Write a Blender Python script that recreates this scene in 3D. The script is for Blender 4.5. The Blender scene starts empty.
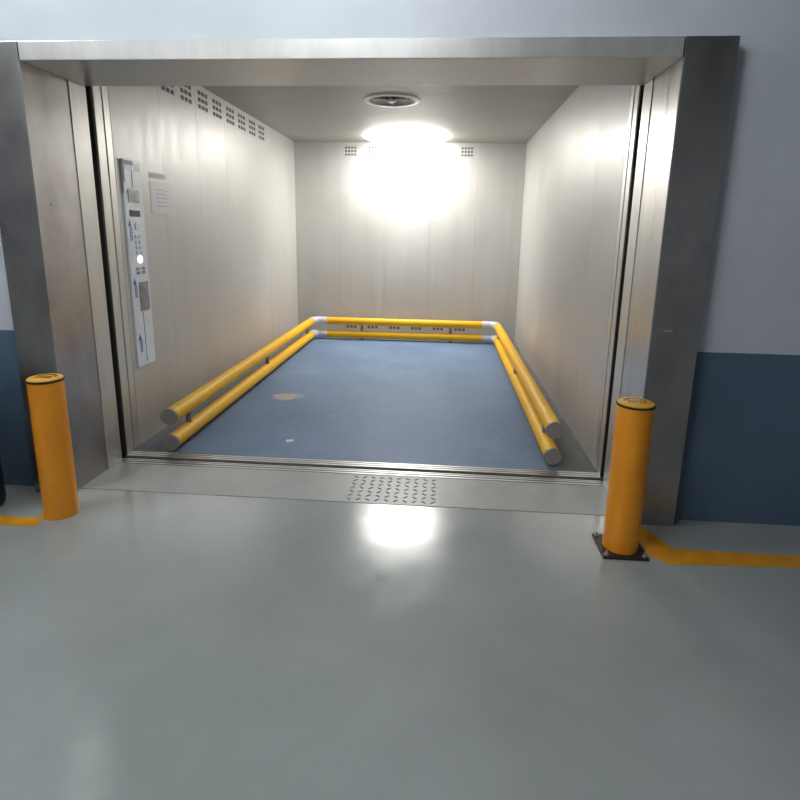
import bpy, bmesh, math, random
from mathutils import Matrix, Vector
random.seed(4)
S = bpy.context.scene
C = S.collection
PI = math.pi

# ------------------------------------------------------------------ materials
def mat(name, base, rough=.5, metal=0., spec=.5, emit=None, estr=0., coat=0., coat_rough=.1):
    m = bpy.data.materials.new(name); m.use_nodes = True
    b = m.node_tree.nodes['Principled BSDF']
    b.inputs['Base Color'].default_value = (*base, 1)
    b.inputs['Roughness'].default_value = rough
    b.inputs['Metallic'].default_value = metal
    b.inputs['Specular IOR Level'].default_value = spec
    b.inputs['Coat Weight'].default_value = coat
    b.inputs['Coat Roughness'].default_value = coat_rough
    if emit:
        b.inputs['Emission Color'].default_value = (*emit, 1)
        b.inputs['Emission Strength'].default_value = estr
    return m

class NT:
    def __init__(s, m):
        s.t = m.node_tree; s.n = s.t.nodes; s.l = s.t.links
        s.b = s.n['Principled BSDF']
        s.co = s.n.new('ShaderNodeTexCoord').outputs['Object']
    def noise(s, scale, detail=4, rough=.55, vec=None, stretch=None):
        n = s.n.new('ShaderNodeTexNoise')
        n.inputs['Scale'].default_value = scale; n.inputs['Detail'].default_value = detail
        n.inputs['Roughness'].default_value = rough
        v = vec or s.co
        if stretch:
            mp = s.n.new('ShaderNodeMapping'); mp.inputs['Scale'].default_value = stretch
            s.l.new(v, mp.inputs['Vector']); v = mp.outputs['Vector']
        s.l.new(v, n.inputs['Vector'])
        return n.outputs['Fac']
    def ramp(s, fac, a, b, ca, cb):
        r = s.n.new('ShaderNodeValToRGB')
        r.color_ramp.elements[0].position = a; r.color_ramp.elements[1].position = b
        r.color_ramp.elements[0].color = (*ca, 1) if len(ca) == 3 else ca
        r.color_ramp.elements[1].color = (*cb, 1) if len(cb) == 3 else cb
        s.l.new(fac, r.inputs['Fac']); return r.outputs['Color']
    def rng(s, fac, a, b, c, d):
        r = s.n.new('ShaderNodeMapRange')
        for i, v in enumerate((a, b, c, d)): r.inputs[i + 1].default_value = v
        s.l.new(fac, r.inputs[0]); return r.outputs[0]
    def mix(s, fac, a, b):
        m = s.n.new('ShaderNodeMix'); m.data_type = 'RGBA'
        if isinstance(fac, float): m.inputs[0].default_value = fac
        else: s.l.new(fac, m.inputs[0])
        for i, x in ((6, a), (7, b)):
            if isinstance(x, tuple): m.inputs[i].default_value = (*x, 1)
            else: s.l.new(x, m.inputs[i])
        return m.outputs[2]
    def math(s, op, a, b=None):
        m = s.n.new('ShaderNodeMath'); m.operation = op
        for i, x in ((0, a), (1, b)):
            if x is None: continue
            if isinstance(x, (int, float)): m.inputs[i].default_value = x
            else: s.l.new(x, m.inputs[i])
        return m.outputs[0]
    def sep(s):
        x = s.n.new('ShaderNodeSeparateXYZ'); s.l.new(s.co, x.inputs[0]); return x.outputs
    def col(s, o): s.l.new(o, s.b.inputs['Base Color'])
    def rough(s, o): s.l.new(o, s.b.inputs['Roughness'])
    def bump(s, o, st=.1, d=.01):
        b = s.n.new('ShaderNodeBump'); b.inputs['Strength'].default_value = st
        b.inputs['Distance'].default_value = d
        s.l.new(o, b.inputs['Height']); s.l.new(b.outputs[0], s.b.inputs['Normal'])

def steel(name, a, b, rough=(.28, .42), metal=.7, st=(14, 14, .5), bump=.03):
    m = mat(name, a, metal=metal); t = NT(m)
    n = t.noise(1.0, 5, .6, stretch=st); big = t.noise(1.7, 4, .6)
    f = t.math('ADD', t.math('MULTIPLY', n, .5), t.math('MULTIPLY', big, .5))
    t.col(t.ramp(f, .35, .65, a, b)); t.rough(t.rng(f, .35, .65, *rough))
    t.bump(n, bump, .02)
    return m
M = {}
M['lift_wall'] = steel('painted lift panel', (.55, .535, .505), (.62, .603, .572), (.34, .46), .25, (9, 9, .4))
M['lift_ceiling'] = steel('lift ceiling panel', (.36, .36, .32), (.42, .42, .38), (.45, .55), .2, (3, .6, 3))
M['steel'] = steel('brushed stainless', (.45, .44, .42), (.62, .60, .57), (.26, .36), .85, (12, 12, .5), .004)
M['steel_worn'] = steel('worn stainless', (.26, .25, .245), (.48, .46, .44), (.24, .40), .92, (3, 3, 1.4), .08)
M['jamb'] = steel('pale jamb steel', (.58, .56, .52), (.68, .66, .62), (.3, .4), .6, (20, 20, 1))
M['alu'] = steel('aluminium sill', (.52, .52, .50), (.64, .64, .62), (.3, .42), .7, (.4, 8, 8), 0.)
M['groove'] = mat('dark groove', (.012, .011, .010), .7)
M['shaft'] = mat('dark lift shaft', (.012, .011, .012), .8)
M['yellow'] = mat('yellow powder coat', (.86, .42, .012), .45, spec=.35)
t = NT(M['yellow']); n = t.noise(3, 4); t.col(t.ramp(n, .3, .7, (.90, .46, .010), (.95, .54, .018))); t.rough(t.rng(n, .3, .7, .42, .55))
M['orange'] = mat('orange yellow bollard coat', (.84, .31, .008), .36, coat=.2, coat_rough=.2)
t = NT(M['orange']); n = t.noise(4, 4, stretch=(4, 4, 1)); t.col(t.ramp(n, .3, .7, (.90, .29, .006), (.95, .36, .010)))
M['cap_yellow'] = mat('yellow plastic cap', (.90, .47, .05), .4)
M['fitting'] = mat('pale grey plastic', (.62, .62, .66), .4)
M['end_grey'] = mat('grey end cap plastic', (.27, .255, .23), .5)
M['black'] = mat('black rubber', (.012, .010, .010), .55)
M['dark_plate'] = mat('dark base plate', (.045, .035, .03), .45, .5)
M['bolt'] = mat('zinc bolt', (.6, .58, .52), .35, .9)
M['line_yellow'] = mat('yellow floor paint', (.78, .34, .012), .42)
t = NT(M['line_yellow']); n = t.noise(12, 5); t.col(t.ramp(n, .3, .75, (.66, .27, .01), (.80, .36, .014)))
M['lens'] = mat('opal lamp', (.9, .9, .9), .3, emit=(1, .985, .95), estr=19)
M['tube'] = mat('fluorescent tube', (.9, .9, .9), .3, emit=(.88, .95, 1), estr=110)
M['white_metal'] = mat('white enamel', (.75, .75, .73), .4)
M['fan_grille'] = mat('brown grey grille', (.16, .14, .13), .45, .4)
M['film'] = mat('protective film over panel', (.64, .68, .76), .25, .1)
t = NT(M['film']); n = t.noise(5, 4, stretch=(1, 1, 2)); t.col(t.ramp(n, .3, .7, (.86, .90, .98), (.95, .97, .99)))
M['film_blue'] = mat('blue print on film', (.02, .10, .32), .4)
M['navy'] = mat('dark navy print', (.03, .04, .12), .4)
M['grey_part'] = mat('grey hatch plate', (.26, .27, .29), .4, .4)
t = NT(M['grey_part']); n = t.noise(18, 4); t.col(t.ramp(n, .35, .7, (.20, .21, .23), (.40, .41, .43)))
M['screen'] = mat('black display glass', (.01, .01, .012), .12)
M['btn'] = mat('silver button', (.55, .56, .58), .3, .8)
M['btn_lit'] = mat('lit button', (.9, .9, .9), .4, emit=(1, 1, 1), estr=1.6)
M['paper'] = mat('white paper', (.92, .92, .92), .3)
M['print'] = mat('grey print', (.62, .63, .64), .5)
M['concrete'] = mat('garage concrete', (.20, .20, .20), .8)

# lift floor: blue painted steel, scuffed
m = mat('blue painted lift floor', (.1, .16, .26), .55); t = NT(m)
big = t.noise(1.6, 6, .6); fine = t.noise(9, 6, .7); x, y, z = t.sep()
c = t.ramp(big, .33, .68, (.11, .18, .31), (.18, .265, .40))
c = t.mix(t.rng(fine, .55, .8, 0, .5), c, (.27, .33, .42))
# pale worn patch by the left rail
dx = t.math('DIVIDE', t.math('ADD', x, .97), .14); dy = t.math('DIVIDE', t.math('ADD', y, -1.41), .11)
d = t.math('SQRT', t.math('ADD', t.math('MULTIPLY', dx, dx), t.math('MULTIPLY', dy, dy)))
d = t.math('ADD', d, t.rng(t.noise(14, 5, .7), 0, 1, -.9, .9))
c = t.mix(t.rng(d, .75, .95, .75, 0), c, (.50, .42, .28))
# white scuffs near the right rail
sc = t.noise(16, 6, .75, stretch=(1, 1.6, 1)); near = t.rng(x, .45, .95, 0, 1)
c = t.mix(t.math('MULTIPLY', t.rng(sc, .62, .70, 0, .7), near), c, (.6, .64, .70))
# dark grime along the walls
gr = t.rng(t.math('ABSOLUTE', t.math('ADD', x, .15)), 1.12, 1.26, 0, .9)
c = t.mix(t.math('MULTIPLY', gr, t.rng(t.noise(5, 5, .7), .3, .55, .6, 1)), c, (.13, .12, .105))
t.col(c); t.rough(t.rng(big, .3, .7, .5, .68)); t.bump(fine, .12, .004)
M['lift_floor'] = m

# garage floor: grey green epoxy
m = mat('grey epoxy floor', (.2, .23, .22), .25); t = NT(m)
big = t.noise(1.1, 5, .6); fine = t.noise(7, 6, .7); spk = t.noise(38, 3, .6)
c = t.ramp(big, .35, .68, (.31, .33, .315), (.385, .405, .385))
c = t.mix(t.rng(fine, .4, .9, 0, .3), c, (.38, .40, .39))
t.col(c); t.rough(t.rng(t.noise(6, 5, .65), .3, .7, .13, .25)); t.bump(t.noise(2.2, 2, .4), .03, .01)
M['epoxy'] = m
m = mat('grey threshold paint', (.2, .2, .2), .32); t = NT(m)
big = t.noise(3, 5, .6); spk = t.noise(30, 3, .6)
c = t.ramp(big, .35, .68, (.36, .365, .35), (.44, .44, .42))
c = t.mix(t.rng(spk, .73, .77, 0, .8), c, (.06, .05, .045))
t.col(c); t.rough(t.rng(big, .3, .7, .34, .45)); t.bump(t.noise(14, 4), .06, .006)
M['threshold'] = m
# garage wall: white above, blue below .867
m = mat('two tone wall paint', (.6, .6, .6), .5); t = NT(m)
x, y, z = t.sep(); n = t.noise(2.2, 5, .6)
up = t.ramp(n, .3, .7, (.58, .60, .64), (.66, .68, .72)); lo = t.ramp(n, .3, .7, (.075, .125, .185), (.10, .16, .23))
t.col(t.mix(t.rng(z, .866, .869, 0, 1), lo, up)); t.rough(t.rng(n, .3, .7, .4, .5)); t.bump(t.noise(30, 4), .05, .003)
M['wall_paint'] = m

# ------------------------------------------------------------------ mesh helpers
def bx(bm, a, b, bev=0.):
    r = bmesh.ops.create_cube(bm, size=1)
    vs = r['verts']
    for v in vs:
        v.co = Vector([a[i] + (v.co[i] + .5) * (b[i] - a[i]) for i in range(3)])
    if bev:
        es = list({e for v in vs for e in v.link_edges})
        bmesh.ops.bevel(bm, geom=es, offset=bev, segments=2, profile=.6, affect='EDGES')
    return bm
def cyl(bm, c, r, h, seg=32, r2=None, axis='z', cap=True):
    m4 = Matrix.Translation(Vector(c)) @ {'z': Matrix.Identity(4), 'y': Matrix.Rotation(-PI/2, 4, 'X'), 'x': Matrix.Rotation(PI/2, 4, 'Y')}[axis] @ Matrix.Translation((0, 0, h/2))
    bmesh.ops.create_cone(bm, cap_ends=cap, segments=seg, radius1=r, radius2=r if r2 is None else r2, depth=h, matrix=m4)
    return bm
def lathe(bm, prof, seg=40, c=(0, 0, 0)):
    rings = []
    for r, z in prof:
        if r < 1e-6: rings.append([bm.verts.new((c[0], c[1], c[2] + z))])
        else: rings.append([bm.verts.new((c[0] + r*math.cos(2*PI*i/seg), c[1] + r*math.sin(2*PI*i/seg), c[2] + z)) for i in range(seg)])
    for A, B in zip(rings, rings[1:]):
        for i in range(seg):
            j = (i + 1) % seg
            q = [A[i % len(A)], A[j % len(A)], B[j % len(B)], B[i % len(B)]]
            u = []
            for v in q:
                if v not in u: u.append(v)
            if len(u) > 2: bm.faces.new(u)
    return bm
def sweep(bm, pts, r, seg=24, caps=True):
    pts = [Vector(p) for p in pts]; prev = None
    for i, p in enumerate(pts):
        d = (pts[min(i+1, len(pts)-1)] - pts[max(i-1, 0)]).normalized()
        up = Vector((0, 0, 1)); s = d.cross(up).normalized(); u = s.cross(d)
        ring = [bm.verts.new(p + r*(s*math.cos(2*PI*k/seg) + u*math.sin(2*PI*k/seg))) for k in range(seg)]
        if prev:
            for k in range(seg): bm.faces.new((prev[k], prev[(k+1) % seg], ring[(k+1) % seg], ring[k]))
        elif caps: bm.faces.new(ring[::-1])
        prev = ring
    if caps: bm.faces.new(prev)
    return bm
def obj(name, bm, m, parent=None, smooth=False, loc=None):
    bmesh.ops.recalc_face_normals(bm, faces=bm.faces)
    me = bpy.data.meshes.new(name); bm.to_mesh(me); bm.free()
    o = bpy.data.objects.new(name, me); C.objects.link(o)
    for mm in (m if isinstance(m, list) else [m]): me.materials.append(mm)
    if smooth:
        me.shade_smooth()
        me.set_sharp_from_angle(angle=math.radians(38))
    if parent: o.parent = parent
    if loc: o.location = loc
    return o
def B(*a, **k): return bx(bmesh.new(), *a, **k)
def struct(name, bm, m, label=None, parent=None):
    o = obj(name, bm, m, parent)
    if not parent: o['kind'] = 'structure'
    if label: o['label'] = label
    return o
def tag(o, label, cat, group=None):
    o['label'] = label; o['category'] = cat
    if group: o['group'] = group
    return o
def thing(name, label, cat, loc=(0, 0, 0), group=None):
    o = bpy.data.objects.new(name, None); C.objects.link(o); o.location = loc
    o.empty_display_size = .1
    return tag(o, label, cat, group)
def dup(root, loc, label):
    r = root.copy(); C.objects.link(r); r.location = loc; r['label'] = label
    for ch in list(root.children):
        c = ch.copy(); C.objects.link(c); c.parent = r
        for g in ch.children:
            d = g.copy(); C.objects.link(d); d.parent = c
    return r

# ------------------------------------------------------------------ key dimensions (metres)
XL, XR = -1.597, 1.298            # landing opening
WL, WR, D, H = -1.611, 1.308, 4.336, 2.483   # lift interior
YW, YA = -.45, -.52               # garage wall face, surround face
HO = 2.12                         # opening height

# ------------------------------------------------------------------ lift interior
struct('floor_lift', B((WL - .02, .10, -.05), (WR + .02, D + .03, 0)), M['lift_floor'], 'blue painted steel floor of the goods lift')
def panels_x(x0, x1, n, y, thick):
    bm = bmesh.new(); w = (x1 - x0)/n
    for i in range(n): bx(bm, (x0 + i*w + .0006, y, .0), (x0 + (i+1)*w - .0006, y + thick, H), .0006)
    bx(bm, (x0, y + thick*.6, 0), (x1, y + thick*1.2, H)); return bm
wb = struct('wall_back', panels_x(WL, WR, 5, D, .03), M['lift_wall'], 'rear wall of the lift in pale steel panels')
def side(x, sgn, y0, y1, n):
    bm = bmesh.new(); w = (y1 - y0)/n
    for i in range(n):
        a, b = sorted((x, x + sgn*.03))
        bx(bm, (a, y0 + i*w + .0006, 0), (b, y0 + (i+1)*w - .0006, H), .0006)
    a, b = sorted((x + sgn*.018, x + sgn*.036)); bx(bm, (a, y0, 0), (b, y1, H)); return bm
wl = struct('wall_left', side(WL, -1, .20, D, 7), M['lift_wall'], 'left wall of the lift in pale steel panels')
wr = struct('wall_right', side(WR, 1, .20, D, 7), M['lift_wall'], 'right wall of the lift in pale steel panels')
cbm = bmesh.new()
for i in range(5):
    w = (D - .03)/5; bx(cbm, (WL - .03, .03 + i*w + .001, H), (WR + .03, .03 + (i+1)*w - .001, H + .03), .001)
bx(cbm, (WL - .03, .03, H + .02), (WR + .03, D + .03, H + .05))
struct('ceiling', cbm, M['lift_ceiling'], 'grey panelled ceiling of the lift')
# entrance posts of the lift car, with thin vertical folds
for sgn, x, nm in ((-1, WL, 'trim_1'), (1, WR, 'trim_2')):
    bm = bmesh.new()
    for ya, yb, off in ((.042, .080, .0), (.082, .128, .006), (.135, .195, .003)):
        a, b = sorted((x + sgn*(off - .004), x + sgn*.05)); bx(bm, (a, ya, 0), (b, yb, H), .002)
    o = struct(nm, bm, M['jamb'], 'folded steel entrance post of the lift car, %s side' % ('left' if sgn < 0 else 'right'))
    a, b = sorted((x + sgn*.012, x + sgn*.04)); obj('fold_gap', B((a, .035, 0), (b, .19, H)), M['groove'], o)
    a, b = sorted((x - sgn*.002, x + sgn*.07)); obj('slit_shade', B((a, .024, 0), (b, .041, H)), M['groove'], o)  # black strip over the post front, stands in for shade in the slit

# perforated vents let into the wall panels
def slots(cx, cz, wd, ht, cols, rows, place):
    bm = bmesh.new(); pw, ph = wd/cols, ht/rows
    for i in range(cols):
        for j in range(rows):
            u, v = cx - wd/2 + (i + .5)*pw, cz - ht/2 + (j + .5)*ph
            a, b = place(u - pw*.36, v - ph*.30, u + pw*.36, v + ph*.30); bx(bm, a, b)
    return bm
pb = lambda u0, v0, u1, v1: ((u0, D - .0015, v0), (u1, D + .002, v1))
pl = lambda u0, v0, u1, v1: ((WL - .002, u0, v0), (WL + .0015, u1, v1))
M['vent_dark'] = mat('vent slot', (.14, .13, .115), .7)
pw = (WR - WL)/5
for k in (1, 2, 3):
    pc = WL + (k + .5)*pw
    for s in (-1, 1):
        obj('vent', slots(pc + s*.15, 2.375, .155, .125, 4, 3, pb), M['vent_dark'], wb)
        obj('vent', slots(pc + s*.145, .155, .155, .11, 3, 2, pb), M['vent_dark'], wb)
sw = (D - .2)/7
for k in (1, 2, 3, 4):
    for s in (-1, 1):
        obj('vent', slots(.2 + (k + .5)*sw + s*.145, 2.375, .20, .15, 3, 3, pl), M['vent_dark'], wl)

# ------------------------------------------------------------------ sills
bm = bmesh.new()
for a, b in ((.022, .040), (.050, .068), (.078, .094)): bx(bm, (XL - .01, a, -.02), (XR + .02, b, .001), .0012)
o = struct('trim_3', bm, M['alu'], 'grooved aluminium sill of the lift car')
obj('groove', B((XL - .01, .025, -.01), (XR + .02, .095, -.0008)), M['groove'], o)
bm = bmesh.new()
for a, b in ((-.086, -.068), (-.056, -.040), (-.032, -.020)): bx(bm, (XL, a, -.02), (XR, b, .001), .0012)
o = struct('trim_4', bm, M['alu'], 'grooved aluminium landing sill')
obj('groove', B((XL, -.093, -.01), (XR, -.025, -.0008)), M['groove'], o)
struct('trim_5', B((XL - .6, -.25, -.4), (XR + .6, .3, -.012)), M['shaft'], 'dark lift shaft seen in the gap between the sills')
for a, b, nm in ((XL - .45, XL - .075, 'trim_6'), (XR + .07, XR + .45, 'trim_7')):
    struct(nm, B((a, -.06, -.06), (b, .25, H + .05)), M['shaft'], 'dark shaft wall seen through the slit beside the lift door')

# ------------------------------------------------------------------ door surround: face, deep reveal, inner jamb
def surround(sgn, x, xo, nm, mat_face, lbl):
    bm = bmesh.new(); a, b = sorted((x + sgn*.004, xo)); bx(bm, (a, YA, 0), (b, YW + .001, HO + (.08 if True else 0)), .003)
    o = struct(nm, bm, mat_face, lbl)
    a, b = sorted((x, x + sgn*.05))
    obj('reveal', B((a, YA + .001, 0), (b, -.19, HO)), M['steel_worn'] if sgn < 0 else M['steel'], o)
    a, b = sorted((x - sgn*.004, x + sgn*.05))
    obj('jamb_strip', B((a, -.187, 0), (b, -.045 if sgn < 0 else -.062, HO), bev=.002), M['jamb'], o)
    return o
surround(-1, XL, -1.80, 'trim_8', M['steel_worn'], 'scuffed stainless door surround on the left')
rs = surround(1, XR, 1.515, 'trim_9', M['steel_worn'], 'dark reflecting stainless door surround on the right')
bm = cyl(bmesh.new(), (0, 0, -.0005), .5, 1, 20)
for v in bm.verts: v.co = Vector((1.372 + v.co.x*.05, YA - .0006 + (v.co.z > .2)*.001, .975 + v.co.y*.010))
obj('scratch', bm, M['bolt'], rs)['label'] = 'bright scratch in the steel'
o = struct('trim_10', B((XL + .001, YA, HO), (XR - .001, -.055, HO + .08), bev=.003), M['jamb'], 'stainless door head above the lift opening')

# ------------------------------------------------------------------ garage
def wall_piece(a, b): return bx(bmesh.new(), a, b)
bm = bmesh.new()
bx(bm, (-7, YW, 0), (XL - .052, YW + .2, 3.2)); bx(bm, (XR + .052, YW, 0), (7, YW + .2, 3.2))
bx(bm, (XL - .052, YW, HO + .079), (XR + .052, YW + .2, 3.2))
struct('wall_front', bm, M['wall_paint'], 'garage wall, white above and blue below, around the lift door')
struct('floor', B((-7, -8, -.05), (7, -.449, 0)), M['epoxy'], 'grey epoxy floor of the garage')
struct('ceiling_garage', B((-7, -8, 3.2), (7, .0, 3.3)), M['concrete'], 'concrete garage ceiling')

# threshold plate in front of the sill
struct('trim_12', B((XL, -.449, -.05), (XR, -.44, -.004)), M['groove'], 'dark joint between the garage floor and the threshold plate')
pt = struct('trim_11', B((XL + .0, -.442, -.05), (XR - .0, -.094, .0005), bev=.001), M['threshold'], 'grey painted threshold plate in front of the lift door')
bm = bmesh.new()
for i in range(10):
    for j in range(7):
        cx, cy = -.125 + i*.050, -.405 + j*.046; a = PI/4 if (i + j) % 2 else -PI/4
        vs = []
        for k in range(8):
            th = 2*PI*k/8; u, v = .020*math.cos(th), .0075*math.sin(th)
            vs.append(bm.verts.new((cx + u*math.cos(a) - v*math.sin(a), cy + u*math.sin(a) + v*math.cos(a), .0004)))
        top = bm.verts.new((cx, cy, .0050))
        for k in range(8): bm.faces.new((vs[k], vs[(k+1) % 8], top))
M['tread'] = mat('worn tread steel', (.42, .42, .41), .25, .6)
obj('tread_pattern', bm, M['tread'], pt)
sb = cyl(bmesh.new(), (0, 0, 0), .007, .003, 12); scr = obj('screw', sb, M['bolt'], pt, loc=(-.98, -.425, 0))
for x in (-.78, -.57, -.36, .33, .75):
    c = scr.copy(); C.objects.link(c); c.parent = pt; c.location = (x, -.425, 0)

# painted lines: L-shaped strips round the foot of each column
bm = bmesh.new()
def poly(bm, pts, z=.0012):
    bm.faces.new([bm.verts.new((x, y, z)) for x, y in pts])
    bm.faces.new([bm.verts.new((x, y, .0001)) for x, y in pts][::-1])
poly(bm, [(-1.60, -.53), (-1.565, -.53), (-1.565, -.855), (-3.2, -.875), (-3.2, -.80), (-1.60, -.775)])
o = obj('floor_marking', bm, M['line_yellow']); tag(o, 'narrow yellow line painted on the floor at the foot of the left column', 'floor marking', 'yellow floor lines')
bm = bmesh.new()
poly(bm, [(1.30, -.56), (1.365, -.56), (1.43, -.735), (2.02, -.735), (3.2, -.74), (3.2, -.83), (1.98, -.83), (1.37, -.865), (1.30, -.80)])
o = obj('floor_marking', bm, M['line_yellow']); tag(o, 'wide yellow line painted on the floor from the right bollard along the blue wall', 'floor marking', 'yellow floor lines')

# ------------------------------------------------------------------ guard rail round the lift
RX0, RX1, RY, R = -1.345, 1.043, 4.069, .049
rail = thing('guard_rail', 'yellow double tube guard rail with pale corner fittings round three sides of the lift', 'guard rail', (0, 0, 0))
for z, e0, e1 in ((.070, .10, .15), (.240, .10, .15)):
    er = .13
    obj('rail_tube', sweep(bmesh.new(), [(RX0, e0, z), (RX0, RY - er, z)], R), M['yellow'], rail, True)
    obj('rail_tube', sweep(bmesh.new(), [(RX0 + er + .0, RY, z), (RX1 - er, RY, z)], R), M['yellow'], rail, True)
    obj('rail_tube', sweep(bmesh.new(), [(RX1, RY - er, z), (RX1, e1, z)], R), M['yellow'], rail, True)
    for x, s in ((RX0, 1), (RX1, -1)):
        pts = [(x, RY - er - .005, z)]
        cx, cy = x + s*(er - .03), RY - er + .03
        q = er - .03
        for k in range(0, 9):
            a = PI/2*k/8; pts.append((cx - s*q*math.cos(a), cy + q*math.sin(a), z))
        pts.append((x + s*(er + .06), RY, z))
        e = obj('elbow', sweep(bmesh.new(), pts, R + .003), M['fitting'], rail, True); e['label'] = 'pale grey corner fitting'
    for x, y in ((RX0, e0), (RX1, e1)):
        bm = cyl(bmesh.new(), (x, y - .012, z), R + .003, .022, 32, axis='y')
        e = obj('end_cap', bm, M['end_grey'], rail, True); e['label'] = 'round grey end cap'
# short posts tying the two tubes together and standing on the floor
for x, ys in ((RX0, (.36, 2.1, 3.75)), (RX1, (.45, 2.04, 3.75))):
    for y in ys:
        bm = cyl(bmesh.new(), (x, y, .0), .018, .24, 20)
        obj('post', bm, M['end_grey'], rail, True)
for x in (-.7, .45):
    bm = cyl(bmesh.new(), (x, RY, .0), .018, .24, 20)
    obj('post', bm, M['end_grey'], rail, True)

# ------------------------------------------------------------------ bollards
bol = thing('bollard', 'orange yellow bollard with flat marked cap in front of the left column', 'bollard', (-1.518, -.715, 0), 'bollards flanking the lift door')
BR, BH = .077, .70
obj('body', lathe(bmesh.new(), [(0, .0), (BR, .0), (BR, BH - .016), (0, BH - .016)]), M['orange'], bol, True)
obj('ring', lathe(bmesh.new(), [(0, BH - .016), (BR + .002, BH - .016), (BR + .003, BH - .012), (BR + .002, BH - .007), (0, BH - .007)]), M['black'], bol, True)
cap = obj('cap', lathe(bmesh.new(), [(0, BH - .008), (BR - .001, BH - .008), (BR - .001, BH - .003), (BR - .006, BH), (0, BH + .001)]), M['cap_yellow'], bol, True)
M['cap_mark'] = mat('brown cap marking', (.30, .13, .02), .5)
bm = bmesh.new()
for i in range(7):      # illegible raised marks on the cap
    a = -1.1 + i*.37
    bx(bm, (.045*math.sin(a) - .006, .045*math.cos(a) - .007, BH), (.045*math.sin(a) + .006, .045*math.cos(a) + .007, BH + .0025))
for i in range(5): bx(bm, (-.036 + i*.016, -.022, BH), (-.026 + i*.016, -.002, BH + .0025))
bx(bm, (-.03, .008, BH), (.03, .013, BH + .0025))
obj('cap_marking', bm, M['cap_mark'], cap)
bm = bx(bmesh.new(), (-.10, -.10, 0), (.10, .10, .012), .003); bp = obj('base_plate', bm, M['dark_plate'], bol)
for sx in (-1, 1):
    for sy in (-1, 1):
        bm = cyl(bmesh.new(), (sx*.083, sy*.083, .012), .011, .007, 6); cyl(bm, (sx*.083, sy*.083, .019), .006, .012, 12)
        obj('bolt', bm, M['bolt'], bp)
dup(bol, (1.186, -.753, 0), 'orange bollard on a bolted dark base plate in front of the right column')
for o in list(bp.children): bpy.data.objects.remove(o)
bpy.data.objects.remove(bp)      # only the right bollard shows a base plate

# black bin at the left edge
bm = lathe(bmesh.new(), [(0, 0), (.185, 0), (.20, .03), (.20, .60), (.205, .61), (.205, .63), (.19, .64), (0, .66)], 40)
b_ = obj('waste_bin', bm, M['black'], None, True, (-2.045, -.74, 0)); tag(b_, 'black rounded bin cut off by the left edge beside the blue wall', 'bin')

# ------------------------------------------------------------------ lift operating panel on the left wall
X0 = WL
cop = thing('control_panel', 'tall narrow lift control panel still under blue printed protective film', 'control panel', (X0, .36, 1.15))
def rel(bm, name, m, parent, smooth=False):
    o = obj(name, bm, m, None, smooth)
    off = Vector((X0, .36, 1.15)); o.data.transform(Matrix.Translation(-off)); o.parent = parent; return o
face = rel(B((X0, .255, .51), (X0 + .012, .465, 1.795), bev=.003), 'face_plate', M['film'], cop)
f = X0 + .012
rel(B((f, .262, 1.735), (f + .0015, .455, 1.782)), 'plate', M['grey_part'], cop)['label'] = 'grey engraved plate at the top'
rel(B((f, .292, 1.543), (f + .004, .415, 1.620), bev=.001), 'speaker_grille', M['grey_part'], cop)
rel(B((f, .292, 1.459), (f + .003, .415, 1.500), bev=.001), 'display', M['screen'], cop)
rel(B((f, .33, .865), (f + .004, .44, 1.052), bev=.0015), 'hatch', M['grey_part'], cop)
bm = cyl(bmesh.new(), (f, .36, 1.40), .022, .006, 24, axis='x'); rel(bm, 'button', M['btn'], cop, True)
for j in range(4):
    for y in (.345, .385):
        rel(cyl(bmesh.new(), (f, y, 1.335 - j*.033), .0125, .005, 20, axis='x'), 'button', M['btn'], cop, True)
rel(cyl(bmesh.new(), (f, .37, 1.195), .023, .006, 24, axis='x'), 'button', M['btn_lit'], cop, True)['label'] = 'lit white button'
for y in (.335, .40):
    for z in (1.137, 1.112): rel(B((f, y - .018, z - .009), (f + .004, y + .018, z + .009), bev=.001), 'key_switch', M['grey_part'], cop)
# blue arrows and small illegible print on the film
bm = bmesh.new()
def arrow(bm, y, z0, z1, w=.010, hw=.028, hh=.045):
    e = f + .0010
    pts = [(y - w/2, z0), (y + w/2, z0), (y + w/2, z1 - hh), (y + hw/2 + .004, z1 - hh), (y, z1), (y - hw/2 - .004, z1 - hh), (y - w/2, z1 - hh)]
    bm.faces.new([bm.verts.new((e, *q)) for q in pts])
    for i in range(6):      # print beside the arrow
        zz = z0 + .006 + i*(z1 - z0 - hh)/6.5
        bx(bm, (f + .0003, y + w/2 + .006, zz), (f + .0010, y + w/2 + .020, zz + .009))
bm.free()
for q in ((.283, 1.31, 1.445), (.283, .955, 1.085), (.290, .600, .730)):
    bm = bmesh.new(); arrow(bm, *q); rel(bm, 'film_print', M['film_blue'], cop)
for a, b in (((.258, 1.765), (.375, 1.790)), ((.262, 1.66), (.270, 1.755)), ((.352, 1.63), (.355, 1.735)), ((.352, .53), (.3545, .86))):
    rel(B((f, *a), (f + .0018, *b)), 'film_seam' if a[0] == .352 else 'heading_print', M['navy'], cop)
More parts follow.
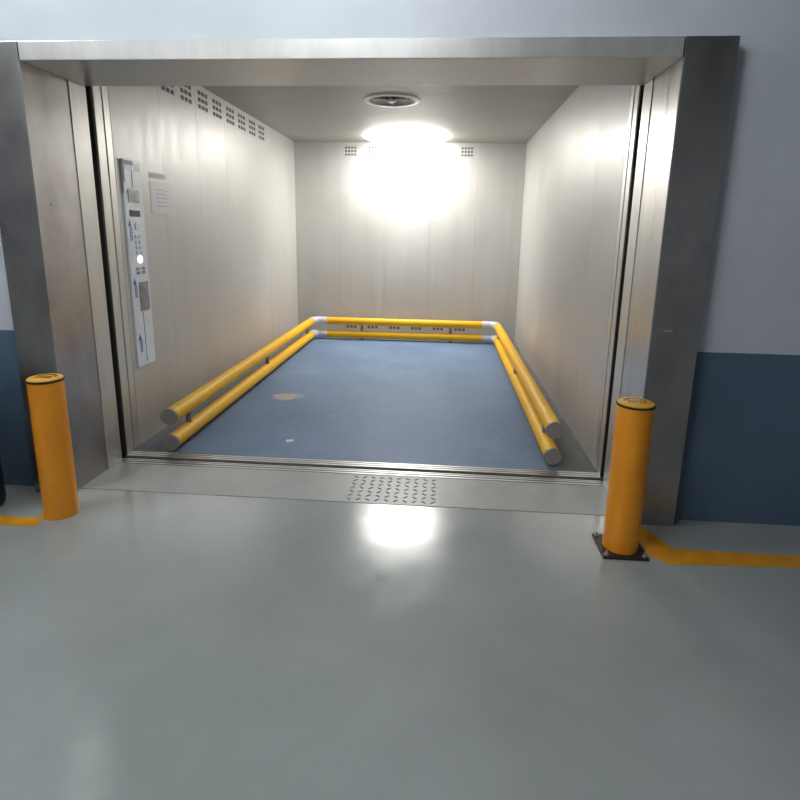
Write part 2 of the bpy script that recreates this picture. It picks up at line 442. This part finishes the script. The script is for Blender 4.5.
# notice and small plate next to the panel
n_ = thing('paper_notice', 'white paper notice on the left lift wall right of the control panel', 'notice', (X0, .745, 1.59))
def rel2(bm, name, m, parent, off):
    o = obj(name, bm, m); o.data.transform(Matrix.Translation(-Vector(off))); o.parent = parent; return o
rel2(B((X0, .585, 1.488), (X0 + .002, .905, 1.695)), 'sheet', M['paper'], n_, (X0, .745, 1.59))
bm = bmesh.new()
for k in range(5): bx(bm, (X0 + .002, .66, 1.64 - k*.026), (X0 + .0024, .84 - .02*(k % 2), 1.646 - k*.026))
rel2(bm, 'print', M['print'], n_, (X0, .745, 1.59))
o = obj('wall_label', B((-0, -.11, -.017), (.002, .11, .017)), M['print'], None, False, (X0, .70, 1.732)); tag(o, 'small pale grey label strip above the white paper notice', 'label')

# ------------------------------------------------------------------ lift ceiling: fan and lamp
FX, FY = -.148, 1.98
fan = thing('ceiling_fan', 'round ventilation fan with dark grille in the lift ceiling', 'fan', (FX, FY, H))
obj('rim', lathe(bmesh.new(), [(.19, -.004), (.20, -.016), (.235, -.012), (.245, 0), (.19, 0), (.19, -.004)], 48), M['white_metal'], fan, True)
bm = bmesh.new()
for r in (.05, .075, .10, .125, .15, .175):
    lathe(bm, [(r, -.006), (r + .012, -.010), (r + .012, -.006), (r, -.006)], 40)
for k in range(8):
    a = PI*k/4; d = Vector((math.cos(a), math.sin(a), 0)); n = Vector((-d.y, d.x, 0))*.003
    vs = [bm.verts.new(d*.03 + n + Vector((0, 0, -.011))), bm.verts.new(d*.19 + n + Vector((0, 0, -.011))), bm.verts.new(d*.19 - n + Vector((0, 0, -.011))), bm.verts.new(d*.03 - n + Vector((0, 0, -.011)))]
    bm.faces.new(vs)
obj('grille', bm, M['fan_grille'], fan)
obj('backing', lathe(bmesh.new(), [(0, -.002), (.19, -.002), (.19, -.0005), (0, -.0005)], 40), M['fan_grille'], fan)
obj('hub', lathe(bmesh.new(), [(0, -.022), (.03, -.020), (.04, -.004), (0, -.003)], 24), M['white_metal'], fan, True)

LX, LY = -.14, 3.84
lamp = thing('ceiling_lamp', 'very bright oval lamp on the lift ceiling at the rear wall', 'lamp', (LX, LY, H))
def oval(prof, seg=48, ax=1., ay=1.):
    bm = lathe(bmesh.new(), prof, seg)
    for v in bm.verts: v.co.x *= ax; v.co.y *= ay
    return bm
obj('base', oval([(0, -.0005), (.50, -.0005), (.50, -.006), (.0, -.006)], ax=1, ay=.8), M['white_metal'], lamp, True)
obj('diffuser', oval([(0, -.075), (.20, -.072), (.36, -.060), (.46, -.040), (.51, -.015), (.52, -.004)], ax=1, ay=.8), M['lens'], lamp, True)

# scrap on the lift floor
bm = bmesh.new(); vs = [bm.verts.new(q) for q in ((-.028, -.014, .002), (-.006, -.024, .002), (.026, -.010, .004), (.020, .012, .010), (-.004, .020, .004), (-.024, .010, .007))]
ct = bm.verts.new((0, 0, .012))
for k in range(6): bm.faces.new((vs[k], vs[(k+1) % 6], ct))
bm.faces.new(vs[::-1])
o = obj('paper_scrap', bm, M['paper'], None, False, (-.659, .385, -.0015)); tag(o, 'tiny crumpled white paper scrap on the blue lift floor', 'litter')

# ------------------------------------------------------------------ garage lights (behind and above the camera)
def batten(loc, rz, lbl):
    l = thing('ceiling_light', lbl, 'light', loc, 'fluorescent battens on the garage ceiling'); l.rotation_euler.z = rz
    obj('housing', B((-.62, -.05, -.05), (.62, .05, 0), bev=.006), M['white_metal'], l)
    bm = cyl(bmesh.new(), (-.59, 0, -.075), .016, 1.18, 20, axis='x'); obj('tube', bm, M['tube'], l, True)
    return l
batten((-2.5, -1.55, 3.2), PI/2, 'fluorescent batten on the garage ceiling to the left of the lift')
batten((-2.6, -5.2, 3.2), PI/2, 'fluorescent batten on the garage ceiling further from the lift on the left')
batten((-.3, -2.0, 3.2), 0, 'added unseen fluorescent batten on the garage ceiling, lighting the front of the lift')  # added lamp out of view, throws light into the lift entrance

W = bpy.data.worlds.new('world'); S.world = W; W.use_nodes = True
W.node_tree.nodes['Background'].inputs['Color'].default_value = (.60, .66, .74, 1)
W.node_tree.nodes['Background'].inputs['Strength'].default_value = .14

# ------------------------------------------------------------------ camera
cam = bpy.data.cameras.new('camera'); co = bpy.data.objects.new('camera', cam); C.objects.link(co); S.camera = co
f_, pit, rol, yaw = 565.3, .22448, .01722, -.07387
fw = Vector((math.sin(yaw)*math.cos(pit), math.cos(yaw)*math.cos(pit), -math.sin(pit)))
rt = Vector((math.cos(yaw), -math.sin(yaw), 0)); up = rt.cross(fw)
rt2 = math.cos(rol)*rt + math.sin(rol)*up; up2 = math.cos(rol)*up - math.sin(rol)*rt
m4 = Matrix((rt2, up2, -fw)).transposed().to_4x4(); m4.translation = (.3409, -3.1596, 1.4)
co.matrix_world = m4
cam.sensor_fit = 'HORIZONTAL'; cam.sensor_width = 36; cam.lens = f_/800*36; cam.shift_y = -.05
cam.clip_start = .05
S.view_settings.view_transform = 'Standard'; S.view_settings.look = 'None'
S.view_settings.exposure = .9; S.view_settings.gamma = 1; S.view_settings.use_curve_mapping = False
